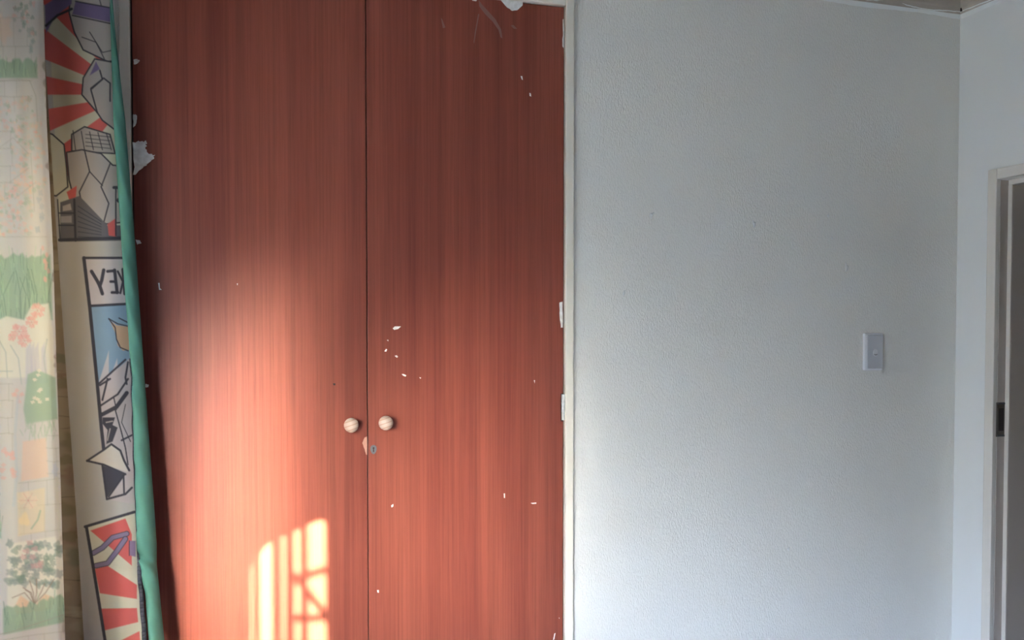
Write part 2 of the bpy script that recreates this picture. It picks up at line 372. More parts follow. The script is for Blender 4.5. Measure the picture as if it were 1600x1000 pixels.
# knobs
for (u, v, par) in ((549, 664.5, dl), (603, 661, drt)):
    c = on_y(u, v, DF-.030); r = .0185
    bm = bmesh.new(); bmesh.ops.create_uvsphere(bm, u_segments=40, v_segments=24, radius=r)
    for q in bm.verts: q.co.y *= .92
    rr = bmesh.ops.create_cone(bm, cap_ends=True, segments=28, radius1=.0085, radius2=.011, depth=.018)
    from mathutils import Matrix
    bmesh.ops.transform(bm, matrix=Matrix.Rotation(R(90), 4, 'X'), verts=rr['verts']); bmesh.ops.translate(bm, verts=rr['verts'], vec=(0, .021, 0))
    bmesh.ops.translate(bm, verts=bm.verts, vec=c)
    k = obj('knob', bm, 'pine', par, smooth=True, origin=c); k['label'] = 'round pale wooden knob with growth rings'
# lock escutcheon with keyhole
c = on_y(583.5, 702, DF); bm = bmesh.new()
n = 30; pts = []
for i in range(n):
    t = i/n*2*math.pi; rr = .0098*(1+.06*math.sin(3*t)); pts.append((c.x+rr*.82*math.cos(t), c.z+rr*1.2*math.sin(t)))
esc = obj('lock_plate', prism(pts, DF-.0018, DF-.0001), 'metal', drt)
kh = [(c.x+.0024*math.cos(t), c.z+.0035+.0024*math.sin(t)) for t in [R(-60+i*30) for i in range(11)]]
kh = [(c.x+.0013, c.z-.0065)]+kh[:11]+[(c.x-.0013, c.z-.0065)]
obj('keyhole', prism(kh, DF-.0026, DF-.0016), 'dark', esc)
# hinge on the right stile
za, zb = on_y(877, 616, D).z, on_y(877, 656, D).z
bm = bmesh.new(); tube(bm, (cR-.0015, D-.0055, zb), (cR-.0015, D-.0055, za), .0046, 14)
for f in (.33, .66): tube(bm, (cR-.0015, D-.0055, zb+(za-zb)*f-.0006), (cR-.0015, D-.0055, zb+(za-zb)*f+.0006), .0052, 14)
h = obj('hinge', bm, 'chip', drt, smooth=False)
obj('hinge_recess', B(cR-.0075, cR+.0002, DF-.0006, DF-.0001, zb-.004, za+.002), 'dark', h)
# flakes, chips and smears on the doors
def patch(name, par, pts, m, th=.0006, y=None, jag=0.0, seed=0):
    rnd = random.Random(seed); q = []
    y = DF if y is None else y
    P = [on_y(u, v, y) for u, v in pts]
    for i in range(len(P)):
        a, b = P[i], P[(i+1) % len(P)]; nseg = 4 if jag else 1
        for k in range(nseg):
            t = k/nseg; p = a.lerp(b, t); q.append((p.x+rnd.uniform(-jag, jag), p.z+rnd.uniform(-jag, jag)))
    bm = prism(q, y-th, y-.00002); bmesh.ops.triangulate(bm, faces=[f for f in bm.faces if len(f.verts) > 4])
    return obj(name, bm, m, par)
J = .0011
patch('paint_flake', dl, [(208, 223), (219, 220), (229, 221), (228, 230), (231, 238), (241, 243), (239, 249), (231, 256), (220, 265), (209, 274)], 'chip', jag=J*2.1, seed=1)
patch('paint_flake', dl, [(208, 93), (214, 92), (218, 95), (216, 99), (209, 101)], 'chip', jag=J, seed=2)
patch('paint_flake', dl, [(208, 179), (213, 179), (214, 186), (212, 195), (208, 200)], 'chip', jag=J, seed=3)
patch('paint_flake', dl, [(212, 374), (219, 376), (221, 380), (214, 382)], 'chip', jag=J*.7, seed=4)
patch('paint_flake', dl, [(227, 600), (232, 601), (232, 605), (227, 605)], 'chip', jag=J*.6, seed=5)
patch('scratch', dl, [(247, 442), (249.5, 442), (250, 450), (253, 453), (248.5, 453)], 'chip', seed=6)
patch('dent', dl, [(520, 599), (524, 599), (524, 602), (521, 602)], 'dark', th=.0003)
patch('paint_fleck', dl, [(370, 443), (371.5, 443), (371, 446)], 'chip')
patch('bare_chip', dl, [(570, 683), (574, 682), (574, 711), (572, 710), (569, 700), (566, 692)], 'bare', th=.0004, jag=.0005, seed=7)
for i, (pts) in enumerate([
    [(613.5, 513), (617, 510), (626.5, 510), (622, 514), (616, 515.5)],
    [(604.5, 531), (607, 531), (606.5, 533.5)],
    [(600.5, 549), (603, 545), (605, 546), (603.5, 549.5)],
    [(616.5, 556), (620, 555), (622, 557.5), (620, 559)],
    [(627.5, 584.5), (631, 584.5), (635, 586.5), (633.5, 588.5), (630, 587)],
    [(655, 589.5), (658, 590), (657, 592)],
    [(834, 594), (836, 594), (835.5, 599)],
    [(611, 790), (614.5, 787.5), (614.5, 791), (612, 793)],
    [(787, 771), (789, 771), (789, 778), (787.5, 778)],
    [(829, 786), (838, 785), (838, 787), (832, 787.5)],
    [(589, 922), (592, 922), (592, 926), (590, 926)],
    [(813.5, 119), (816, 119), (817, 125), (815, 124)],
    [(827, 145), (829.5, 146), (830, 151), (827.5, 150)],
    [(866, 990), (868, 989), (866, 999), (864, 1000)],
    [(873, 965), (874, 965), (874, 967)]]):
    patch('paint_fleck', drt, pts, 'chip', th=.0004, seed=20+i)
patch('paint_flake', drt, [(874, 473), (879, 471), (879.5, 512), (876.5, 512), (874.5, 495)], 'chip', jag=J*.6, seed=9)
patch('paint_flake', drt, [(879, 30), (881, 30), (881, 76), (878.5, 72), (879.5, 50)], 'chip', jag=J*.5, seed=10)
patch('smear', drt, [(779, -3), (818, 1), (816, 9), (808, 16), (800, 17), (793, 12)], 'chip', th=.0005, jag=J*.6, seed=11)
patch('smear', drt, [(736, -4), (748, -4), (744, 2), (738, 1)], 'chip', th=.0005)
patch('smear', drt, [(748, 0), (753, 7), (765, 20), (774, 30), (783, 46), (785, 60), (782, 58), (779, 47), (770, 34), (758, 22), (749, 10)], 'smear', th=.0003)
patch('smear', drt, [(747, 22), (749, 22), (743, 55), (741, 68), (740, 66), (742, 50)], 'smear', th=.0003)
patch('smear', drt, [(689, 28), (691, 30), (696, 43), (692, 44)], 'smear', th=.0003)
patch('smear', drt, [(798, 40), (802, 39), (808, 45), (803, 45)], 'smear', th=.0003)

# ------------------------------------------------------------ light switch
c = on_y(1362, 549.5, D); hw, hh = .0345, .0575
sw = thing('light_switch', 'white rectangular light switch with one small rocker on textured wall', 'light switch', (c.x, D, c.z-hh))
obj('back_plate', B(c.x-hw, c.x+hw, D-.011, D+.0005, c.z-hh, c.z+hh, bev=.0045), 'plastic', sw, smooth=False)
obj('face_plate', B(c.x-hw+.0085, c.x+hw-.003, D-.0135, D-.0108, c.z-hh+.006, c.z+hh-.006, bev=.002), 'rocker', sw)
bm = bmesh.new(); pp = [(c.x+.002+.008*math.cos(t), c.z-.003+.011*math.sin(t)) for t in [i/20*2*math.pi for i in range(20)]]
rk = obj('rocker', prism(pp, D-.0160, D-.0134), 'plastic', sw)
pp = [(c.x+.002+.0062*math.cos(t), c.z-.006+.0048*math.sin(t)) for t in [R(180+i*15) for i in range(13)]]+[(c.x+.002+.0045*math.cos(t), c.z-.006+.0025*math.sin(t)) for t in [R(345-i*15) for i in range(12)]]
obj('rocker_shadow_gap', prism(pp, D-.0166, D-.0158), 'metal', rk)

# ------------------------------------------------------------ printing: shapes coloured into a cloth's colour attribute
class Print:
    def __init__(s, X, Y, base):
        s.X, s.Y = X, Y; s.c = np.empty((len(X), 3)); s.c[:] = s2l(base)
    def _sel(s, pts, pad):
        xs = [p[0] for p in pts]; ys = [p[1] for p in pts]
        return np.nonzero((s.X > min(xs)-pad) & (s.X < max(xs)+pad) & (s.Y > min(ys)-pad) & (s.Y < max(ys)+pad))[0]
    @staticmethod
    def _seg(x, y, a, b):
        dx, dy = b[0]-a[0], b[1]-a[1]; L = dx*dx+dy*dy+1e-9
        t = np.clip(((x-a[0])*dx+(y-a[1])*dy)/L, 0, 1)
        return np.hypot(x-a[0]-t*dx, y-a[1]-t*dy)
    def put(s, i, al, col):
        al = al[:, None]; s.c[i] = s.c[i]*(1-al)+np.array(s2l(col))*al
    def fill(s, pts, col, a=1.0, aa=.7, clip=None):
        i = s._sel(pts, 3)
        if not len(i): return
        x, y = s.X[i], s.Y[i]; ins = np.zeros(len(i), bool); d = np.full(len(i), 1e9)
        for k in range(len(pts)):
            p, q = pts[k], pts[(k+1) % len(pts)]
            cnd = ((p[1] > y) != (q[1] > y)) & (x < (q[0]-p[0])*(y-p[1])/((q[1]-p[1]) or 1e-9)+p[0]); ins ^= cnd
            d = np.minimum(d, s._seg(x, y, p, q))
        sd = np.where(ins, d, -d); al = np.clip(sd/(2*aa)+.5, 0, 1)*a
        if clip is not None: al = al*clip(x, y)
        s.put(i, al, col)
    def line(s, pts, w, col, a=1.0, aa=.6, clip=None):
        i = s._sel(pts, w+2)
        if not len(i): return
        x, y = s.X[i], s.Y[i]; d = np.full(len(i), 1e9)
        for k in range(len(pts)-1): d = np.minimum(d, s._seg(x, y, pts[k], pts[k+1]))
        al = np.clip((w/2-d)/(2*aa)+.5, 0, 1)*a
        if clip is not None: al = al*clip(x, y)
        s.put(i, al, col)
    def blob(s, x0, y0, rx, ry, col, a=1.0, soft=.35, rnd=None, n=9):
        ph = rnd.random()*6 if rnd else 0; k = rnd.choice((3, 4, 5, 6)) if rnd else 4
        pad = 1.4*max(rx, ry); i = np.nonzero((abs(s.X-x0) < pad) & (abs(s.Y-y0) < pad))[0]
        if not len(i): return
        x, y = (s.X[i]-x0)/rx, (s.Y[i]-y0)/ry; r = np.hypot(x, y); th = np.arctan2(y, x)
        r = r/(1+.2*np.sin(k*th+ph)); s.put(i, np.clip((1-r)/soft, 0, 1)*a, col)

def interp(v, tab): return np.interp(v, [t[0] for t in tab], [t[1] for t in tab])
def grid_mesh(name, P, cols, m, parent=None):
    "P (rows, cols, 3) -> quad sheet; colours per vertex"
    nr, nc = P.shape[:2]; idx = np.arange(nr*nc).reshape(nr, nc)
    f = np.stack([idx[:-1, :-1], idx[:-1, 1:], idx[1:, 1:], idx[1:, :-1]], -1).reshape(-1, 4)
    me = bpy.data.meshes.new(name); me.vertices.add(nr*nc); me.vertices.foreach_set('co', P.reshape(-1).astype(np.float32))
    me.loops.add(len(f)*4); me.loops.foreach_set('vertex_index', f.reshape(-1).astype(np.int32))
    me.polygons.add(len(f)); me.polygons.foreach_set('loop_start', np.arange(0, len(f)*4, 4, dtype=np.int32))
    me.update(calc_edges=True); me.polygons.foreach_set('use_smooth', np.ones(len(f), bool))
    if cols is not None:
        at = me.color_attributes.new('print', 'FLOAT_COLOR', 'POINT'); at.data.foreach_set('color', np.concatenate([cols, np.ones((len(cols), 1))], 1).reshape(-1).astype(np.float32))
    me.materials.append(M[m]); me.validate(); me.update()
    o = bpy.data.objects.new(name, me); C.objects.link(o)
    if parent is not None: o.parent = parent; o.location = -parent.location
    return o
def xz_from(u, y, z):
    "lateral x of the traced edge u at depth y and height z, and its picture row"
    # iterate row: v from z using camera axes
    v = np.full_like(u, 500.0)
    for _ in range(4):
        a = (u-PX)/F; b = (PY-v)/F
        ry = -sy_*a + cy_*sp*b + cy_*cp; rx = cy_*a + sy_*sp*b + sy_*cp; t = y/ry
        # z = EYE + t*(cp*b - sp)
        b = ((z-EYE)/t + sp)/cp; v = PY - b*F
    a = (u-PX)/F; b = (PY-v)/F
    ry = -sy_*a + cy_*sp*b + cy_*cp; rx = cy_*a + sy_*sp*b + sy_*cp
    return y*rx/ry, v
ZT, ZB = 2.20, 0.10
zrows = np.concatenate([np.arange(ZT, .65, -.0015), np.linspace(.65, ZB, 60)])

E1 = [(-80, 66), (0, 68), (190, 73), (390, 83), (590, 89), (790, 96), (1000, 102), (1500, 118), (2200, 130)]
E2 = [(-80, 69), (0, 70), (100, 74), (190, 80), (390, 93), (590, 107), (790, 121), (1000, 134), (1500, 160), (2200, 185)]
G1 = [(-80, 171), (0, 172), (190, 178), (390, 191), (500, 199), (590, 205), (700, 208), (790, 211), (870, 214), (1000, 224), (1500, 245), (2200, 265)]
G2 = [(-80, 174), (0, 176), (60, 181), (190, 196), (390, 212), (590, 226), (790, 241), (850, 245), (880, 245), (1000, 257), (1500, 282), (2200, 300)]

# ---- comic-print curtain: back of the cloth, so its lettering reads mirrored
def build_comic():
    root = thing('printed_curtain', 'grey comic-print curtain with mirrored lettering and teal green lining edge', 'curtain', (-.27, 2.08, ZB))
    nc = 118; s = np.linspace(-.03, 1.0, nc); Zg = np.repeat(zrows[:, None], nc, 1); Sg = np.repeat(s[None], len(zrows), 0)
    Y = 2.145 + .016*np.sin(Sg*5.2+.8) + .006*np.sin(Zg*3.1+Sg*2) + .02*(Sg < 0)*0
    v = 510-(Zg-EYE)*F/2.1
    for _ in range(3):
        u = interp(v, E2)*(1-Sg)+interp(v, G1)*Sg
        X, v = xz_from(u, Y, Zg)
    pr = Print(u.reshape(-1), v.reshape(-1), (162, 160, 156))
    INK = (66, 66, 74); RED = (184, 94, 90); CRM = (182, 180, 162); GRY = (158, 152, 148); PUR = (112, 100, 134)
    # first picture: red rays
    top = [(60, -300), (215, -300), (215, 376), (94, 378)]
    pr.fill(top, CRM)
    inside1 = lambda x, y: np.clip(376-y, 0, 1)
    cx, cy = 205, 148
    for a0, a1 in ((-66, -46), (-37.2, -22.3), (-12.2, 0), (9.7, 24), (36, 52)):
        pa = [(cx, cy)]+[(cx-420*math.cos(R(a)), cy+420*math.sin(R(a))*1.0) for a in (a0, (a0+a1)/2, a1)]
        pr.fill(pa, RED, clip=inside1)
    # plain angular rocks and rooftops in ink outline
    def rock(pts, col=GRY, w=2.4, clip=None):
        pr.fill(pts, col, clip=clip); pr.line(pts+[pts[0]], w, INK, clip=clip)
    rock([(112, -40), (150, -60), (215, -60), (215, 92), (168, 96), (130, 78), (116, 50), (108, 20)])
    pr.fill([(118, 2), (215, 20), (215, 44), (113, 22)], PUR); pr.line([(118, 2), (215, 20)], 2, INK); pr.line([(113, 24), (215, 46)], 2, INK)
    pr.line([(140, 50), (160, 82), (215, 70)], 1.5, INK); pr.line([(150, -20), (158, 8)], 1.5, INK); pr.line([(128, 58), (150, 66), (163, 92)], 1.5, INK)
    pr.fill([(70, 8), (112, -20), (112, 6), (86, 26), (72, 52)], PUR); pr.line([(72, 40), (90, 24), (112, 14)], 4, INK)
    rock([(148, 92), (180, 98), (215, 110), (215, 230), (160, 188), (152, 176), (128, 148), (130, 122)])
    pr.line([(156, 110), (160, 124), (142, 140), (152, 176)], 2.5, INK); pr.line([(142, 138), (162, 122), (172, 130), (172, 158)], 2.5, INK)
    pr.fill([(140, 118), (150, 96), (156, 108)], PUR)
    rock([(112, 210), (132, 198), (172, 210), (180, 240), (112, 236)])
    for k in range(5): pr.line([(114+k*13, 204+k), (118+k*14, 234)], 1.5, INK)
    for k in range(4): pr.line([(134, 210+k*6), (172, 214+k*6)], 1.2, INK)
    rock([(82, 210), (100, 226), (104, 262), (106, 292), (88, 306), (70, 304), (70, 206)], CRM)
    rock([(104, 238), (128, 234), (158, 240), (176, 258), (215, 262), (215, 345), (166, 350), (128, 330), (116, 312), (108, 282)], GRY)
    pr.line([(132, 234), (140, 268), (124, 300), (130, 330)], 2.2, INK); pr.line([(172, 256), (158, 292), (170, 318), (162, 348)], 2.2, INK); pr.line([(140, 268), (160, 290)], 1.8, INK)
    pr.fill([(104, 300), (120, 290), (118, 314), (108, 312)], RED)
    pr.fill([(94, 316), (124, 306), (168, 352), (205, 352), (205, 376), (94, 378)], (96, 96, 100))
    pr.fill([(168, 350), (182, 340), (182, 370), (170, 368)], RED)
    for yy in (333, 352): pr.line([(92, yy), (116, yy)], 2.2, INK)
    pr.line([(116, 312), (118, 376)], 3.5, INK)
    for k in range(7): pr.line([(122, 322+k*8), (158, 346+k*4.2)], 1.1, INK)
    pr.fill([(98, 322), (110, 318), (112, 328), (98, 330)], GRY); pr.fill([(95, 338), (112, 337), (112, 348), (95, 348)], (140, 138, 138))
    pr.line([(93, 375), (215, 371)], 5, INK)
    pr.line([(90, 312), (94, 376)], 2, INK)
    pr.line([(181, 292), (181, 368)], 2.5, INK); pr.line([(178, 293), (196, 293)], 5, INK); pr.line([(186, 313), (196, 312)], 8, INK)
    # second picture: mirrored lettering box above a blue field
    pr.fill([(131, 403), (215, 403), (215, 476), (142, 479)], (172, 166, 166))
    pr.fill([(142, 479), (220, 474), (225, 610), (152, 600)], (122, 146, 166))
    for tri in ([(152, 605), (170, 548), (170, 600)], [(166, 608), (183, 560), (186, 600)], [(190, 600), (200, 560), (206, 600)]): pr.fill(tri, (172, 168, 172))
    pr.fill([(171, 500), (182, 508), (196, 510), (212, 505), (212, 546), (192, 548), (184, 540), (181, 522)], (176, 148, 122)); pr.line([(170, 498), (180, 512), (182, 530), (188, 543), (200, 548)], 2, INK)
    pr.line([(170, 498), (184, 506), (206, 511)], 2, INK); pr.line([(186, 497), (200, 504)], 2, INK)
    pr.fill([(152, 603), (200, 562), (220, 560), (222, 790), (166, 780), (160, 730), (155, 650)], (168, 160, 160))
    pr.line([(131, 403), (215, 403)], 4, INK); pr.line([(131, 403), (140, 478), (152, 600), (158, 665), (162, 702)], 5.5, INK)
    pr.line([(141, 478), (215, 474)], 4.2, INK)
    # letters Y, E, K seen from behind
    pr.line([(143, 424), (152, 439), (156, 447)], 5.5, INK); pr.line([(162, 422), (159, 438), (156, 447), (160, 459)], 5.5, INK)
    pr.line([(168, 424), (179, 423)], 4.6, INK); pr.line([(179, 422), (183, 457)], 5.2, INK); pr.line([(173, 440), (180, 440)], 4.4, INK); pr.line([(175, 457), (184, 457)], 4.6, INK)
    pr.line([(192, 421), (195, 459)], 5, INK); pr.line([(184, 424), (192, 440), (188, 458)], 3.4, INK)
    for q in ([(154, 600), (196, 562)], [(157, 634), (184, 616), (200, 592)], [(156, 602), (172, 592)], [(168, 592), (160, 625)], [(200, 566), (196, 590), (198, 600)]):
        pr.line(q, 3.2, INK)
    pr.line([(159, 648), (182, 636), (198, 614)], 6.5, INK); pr.line([(178, 622), (182, 640)], 2, INK)
    pr.line([(180, 640), (190, 676), (196, 700), (200, 726)], 2.2, INK); pr.line([(196, 632), (190, 660), (204, 690)], 1.4, INK); pr.line([(190, 688), (206, 680)], 3, INK)
    pr.fill([(160, 652), (180, 652), (176, 664), (184, 668), (176, 690), (166, 694), (168, 672), (160, 662)], INK)
    pr.line([(166, 660), (176, 658)], 1.6, GRY); pr.line([(172, 670), (168, 688)], 1.6, GRY)
    pr.fill([(162, 702), (172, 694), (186, 702), (192, 716), (200, 738), (170, 728), (138, 721)], (186, 180, 170)); pr.line([(136, 720), (162, 703), (174, 694), (188, 704), (194, 720), (202, 735)], 3.4, INK)
    pr.line([(136, 720), (162, 726), (196, 741)], 3.4, INK)
    pr.fill([(160, 727), (196, 740), (166, 779)], (72, 72, 80)); pr.line([(160, 727), (167, 780), (196, 772), (206, 762)], 3.5, INK); pr.line([(193, 742), (194, 772)], 3, INK); pr.line([(170, 776), (194, 742)], 3, INK)
    # third picture: red rays again with plain ribbons
    p3 = [(133, 823), (210, 800), (226, 900), (240, 1400), (185, 1400), (163, 1000)]
    pr.fill(p3, CRM)
    edge = lambda x, y: np.clip(x-(133+(y-823)*.17), 0, 1)*np.clip(y-(823-(x-133)*.30), 0, 1)
    for q in ([(141, 829), (196, 810), (206, 835), (206, 884)], [(148, 889), (168, 884), (214, 914), (214, 936), (156, 927)],
              [(156, 951), (214, 950), (216, 972), (160, 986)], [(166, 1008), (190, 1000), (218, 986), (222, 1040), (170, 1044)], [(170, 1070), (230, 1050), (236, 1110), (176, 1130)]):
        pr.fill(q, RED, clip=edge)
    for rb in ([(146, 864), (160, 856), (176, 840), (198, 834)], [(150, 884), (168, 880), (182, 862), (196, 842)]):
        pr.line(rb, 9, INK); pr.line(rb, 6.4, (118, 110, 134))
    pr.fill([(202, 845), (212, 845), (212, 870), (203, 868)], (126, 112, 140)); pr.line([(202, 845), (202, 868)], 1.5, INK)
    pr.line([(133, 823), (210, 800)], 4.5, INK); pr.line([(135, 823), (143, 870), (152, 925), (164, 1000), (188, 1400)], 5, INK)
    P = np.stack([X, Y, Zg], -1)
    o = grid_mesh('printed_cloth', P, pr.c, 'comic', root)
    # teal lining turned round the leading edge: a soft roll with a crease
    rowsG = zrows[::4]; nc = 30; t = np.linspace(0, 1, nc); Zg = np.repeat(rowsG[:, None], nc, 1); T = np.repeat(t[None], len(rowsG), 0)
    v = 510-(Zg-EYE)*F/2.1
    front = 2.145+.016*np.sin(5.2+.8)
    for _ in range(3):
        wdt = interp(v, G2)-interp(v, G1)
        open_ = np.clip((v-868)/60, 0, 1)
        g1 = interp(v, G1)-.8 + open_*9
        # outward roll on the first 75 %, then returning behind
        ang = T*math.pi*1.12
        uu = g1 + (interp(v, G2)-g1)*(1-np.cos(np.minimum(ang, math.pi)))/2 - np.clip(ang-math.pi, 0, 1)*6
        rad = np.clip(wdt/2*.0014, .002, .03)
        crease = np.exp(-((v-874-(T-.4)*34)/6)**2)*.016 - np.exp(-((v-895-(T-.5)*50)/12)**2)*.006 + .004*np.exp(-((v-820-T*40)/9)**2)
        Y = front + .004 - rad*np.sin(ang)*.9 + T**2*.055*np.clip(wdt/30, .1, 1) + crease + .002*np.sin(Zg*23+T*4) + .0018*np.sin(Zg*61+T*9)
        X, v = xz_from(uu, Y, Zg)
    o2 = grid_mesh('lining_edge', np.stack([X, Y, Zg], -1), None, 'green', root)
    o2['label'] = 'teal green lining folded round the curtain edge'
    # dark stitched piping where print meets lining
    bm = bmesh.new(); rnd = random.Random(5); prev = None
    vs = list(range(560, 1010, 6))
    for v_ in vs:
        u_ = float(interp(v_, G1)) + .6*math.sin(v_*.13) + (1.5 if v_ > 860 else 0)
        p = on_y(u_, v_, front-.004)
        if prev is not None: tube(bm, prev, p, .0014 if v_ < 866 else .0045*min(1, (v_-862)/30)+.001, 6)
        prev = p
    obj('seam_binding', bm, mat('dark_navy_binding', (0.045, 0.045, 0.065), .8), root, smooth=True)
    return root
build_comic()

# ---- floral voile curtain
def build_floral():
    rnd = random.Random(11)
    root = thing('floral_curtain', 'pale floral curtain with faded green grass and flower garden print at left edge', 'curtain', (-.42, 1.7, ZB))
    # columns: near part hanging along the window, then the fold that turns towards the camera
    zr = np.concatenate([np.arange(ZT, .65, -.002), np.linspace(.65, ZB, 50)])
    near = np.linspace(0, 1, 60, endpoint=False); far = np.linspace(-70, 90, 125)
    ret = np.linspace(0, 1, 60)[1:]
    nr = len(zr); Zc = zr[:, None]
    # far part: traced columns
    U0 = np.repeat(far[None], nr, 0); Zf = np.repeat(Zc, len(far), 1)
    Y = np.interp(U0, [-70, -20, 40, 80, 90], [1.75, 1.84, 1.92, 1.97, 1.99]) + .004*np.sin(U0*.11+Zf*1.5)
    v = 510-(Zf-EYE)*F/2.0
    for _ in range(3):
        k = np.clip((U0+70)/160, 0, 1)
        u = U0 + (interp(v, E1)-90)*k
        X, v = xz_from(u, Y, Zf)
    Pf = np.stack([X, Y, Zf], -1)
    # near part, swept back below: leading edge moves away from the camera lower down
    edge = np.interp(zr, [.1, 1.2, 1.44, 1.50, 1.596, 1.672, 1.727, 1.80, 1.84, 1.95, 2.2], [.97, .90, .84, .79, .667, .533, .43, .30, .18, -.08, -.20])[:, None]
    N = np.repeat(near[None], nr, 0)
    Yn = edge + (Pf[:, :1, 1]-edge)*N
    Xn = -.44 + .014*np.sin(N*42) + (Pf[:, :1, 0]+.44)*N**2
    Pn = np.stack([Xn, Yn, np.repeat(Zc, len(near), 1)], -1)
    # return part: doubles back, then comes out again behind the printed curtain (the dark strip)
    T = np.repeat(ret[None], nr, 0); e = Pf[:, -1:, :]
    Yr = e[:, :, 1] + np.interp(T, [0, .1, .35, .4, .8, 1], [0, .015, .05, .10, .18, .195])
    v0 = v[:, -1:]
    uu = interp(v0, E1)*1.0 + np.interp(T, [0, .1, .35, .4, .8, 1], [0, -8, -122, -122, 20, 62])*1.0
    Xr, vr = xz_from(uu, Yr, np.repeat(Zc, len(ret), 1))
    Pr = np.stack([Xr, Yr, np.repeat(Zc, len(ret), 1)], -1)
    K = np.linspace(0, 1, 24)[1:]; Kg = np.repeat(K[None], nr, 0); e = Pr[:, -1:, :]
    Pk = np.stack([e[:, :, 0]*(1-Kg)+(-.485)*Kg, e[:, :, 1]+.015+.05*np.sin(Kg*math.pi/2), np.repeat(Zc, len(K), 1)], -1)
    P = np.concatenate([Pn, Pf, Pr, Pk], 1)
    PXc = np.concatenate([-70-(1-N)*420, U0, 90+T*90, 180+Kg*90], 1); PYc = np.concatenate([np.repeat(v[:, :1], len(near), 1), v, vr, np.repeat(vr[:, -1:], len(K), 1)], 1)
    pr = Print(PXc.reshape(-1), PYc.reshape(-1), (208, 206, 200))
    GRN = (150, 178, 152); DKG = (120, 146, 132); PNK = (226, 176, 164); ORG = (232, 196, 168); LIL = (186, 186, 202); INKF = (166, 166, 152); YEL = (236, 216, 170)
    pr.fill([(90, -400), (400, -400), (400, 2600), (90, 2600)], (150, 138, 122))      # brown print, darkened to hold the shade of the recessed fold
    def garden(ox, oy):
        def F_(pts, col, a): pr.fill([(x+ox, y+oy) for x, y in pts], col, a, aa=1.6)
        def L_(pts, w, col, a): pr.line([(x+ox, y+oy) for x, y in pts], w, col, a, aa=.9)
        def Bl(x, y, rx, ry, col, a): pr.blob(x+ox, y+oy, rx, ry, col, a, rnd=rnd)
        def grass(x0, x1, ya, yb, sl=0, blades=True):
            top = [(x, ya+sl*(x-x0)+rnd.uniform(-6, 4)) for x in np.arange(x0, x1, 5)]
            F_(top+[(x1, yb+sl*(x1-x0)), (x0, yb)], GRN, .85)
            for _ in range(int((x1-x0)*(yb-ya)/95)):
                x = rnd.uniform(x0, x1); y = rnd.uniform(ya+8, yb); L_([(x, y+sl*(x-x0)), (x+rnd.uniform(-4, 4), y-rnd.uniform(10, 26)+sl*(x-x0))], 1.3, rnd.choice((DKG, (176, 206, 172))), .5)
        def speck(x0, x1, y0, y1, n):
            for _ in range(n):
                Bl(rnd.uniform(x0, x1), rnd.uniform(y0, y1), rnd.uniform(2, 6), rnd.uniform(2, 5.5), rnd.choice((PNK, ORG, (226, 196, 184), GRN, (196, 200, 180), (200, 204, 196))), rnd.uniform(.2, .5))
        def bricks(x0, x1, y0, y1, st, sl=0):
            y = y0
            while y < y1:
                L_([(x0, y), ((x0+x1)/2, y+rnd.uniform(-2, 2)+sl*.5*(x1-x0)), (x1, y+sl*(x1-x0))], 1.2, INKF, .55)
                x = x0+rnd.uniform(0, 20)
                while x < x1: L_([(x, y+sl*(x-x0)), (x+rnd.uniform(-2, 2), y+st+sl*(x-x0))], 1.1, INKF, .45); x += rnd.uniform(18, 30)
                y += st
        def flower(x, y, r, col, a=.7):
            for k in range(6):
                t = k*math.pi/3+rnd.random(); Bl(x+math.cos(t)*r*.7, y+math.sin(t)*r*.7, r*.55, r*.45, col, a)
            for k in range(6):
                t = k*math.pi/3; L_([(x, y), (x+math.cos(t)*r, y+math.sin(t)*r)], .9, (206, 150, 136), .5)
        bricks(0, 66, 28, 92, 44); Bl(14, 45, 20, 26, ORG, .35)
        for _ in range(26): Bl(rnd.uniform(36, 72), rnd.uniform(5, 52), rnd.uniform(3, 6), rnd.uniform(3, 6), rnd.choice((DKG, (150, 168, 158), PNK)), .5)
        for _ in range(6): Bl(66+rnd.uniform(-6, 5), rnd.uniform(52, 85), 4, 5, (158, 174, 168), .5)
        grass(0, 76, 95, 122); bricks(0, 66, 126, 152, 24); speck(0, 76, 152, 205, 90)
        L_([(0, 128), (40, 124), (62, 126), (72, 150), (74, 190)], 1.3, INKF, .6)
        bricks(0, 30, 205, 300, 27); speck(26, 82, 190, 300, 150); speck(0, 58, 285, 368, 170)
        for q in ([(0, 235), (30, 215), (56, 240)], [(22, 285), (56, 262)], [(30, 310), (66, 285)], [(0, 370), (80, 370)], [(60, 240), (62, 330)]): L_(q, 1.2, INKF, .5)
        for _ in range(7): Bl(rnd.uniform(64, 78), rnd.uniform(300, 360), 5, 6, (176, 186, 190), .5)
        grass(0, 86, 400, 500)
        for k in range(9): Bl(76+rnd.uniform(-3, 6), 385+rnd.uniform(0, 52), 3, 5, PNK, .6)
        for _ in range(9):
            x = rnd.uniform(5, 80); L_([(x, 500), (x+rnd.uniform(-5, 5), 460), (x+rnd.uniform(-14, 14), rnd.uniform(420, 440))], 1.4, DKG, .7)
        F_([(0, 500), (12, 494), (40, 500), (52, 478), (80, 474), (86, 520), (86, 590), (0, 590)], (226, 224, 208), .9)
        for (x, y, r) in ((62, 485, 11), (52, 503, 9), (32, 518, 12), (40, 532, 10), (20, 527, 6)): flower(x, y, r, PNK)
        for (x0_, x1_) in ((42, 50), (56, 62), (66, 72), (50, 55)): F_([(x0_, 545), (x1_, 535), (x1_+4, 598), (x0_-2, 600)], LIL, .5)
        for q in ([(0, 532), (10, 550), (12, 590)], [(18, 540), (30, 560), (34, 600)], [(76, 530), (70, 560), (74, 596)], [(0, 580), (20, 580)]): L_(q, 2, (176, 186, 178), .7)
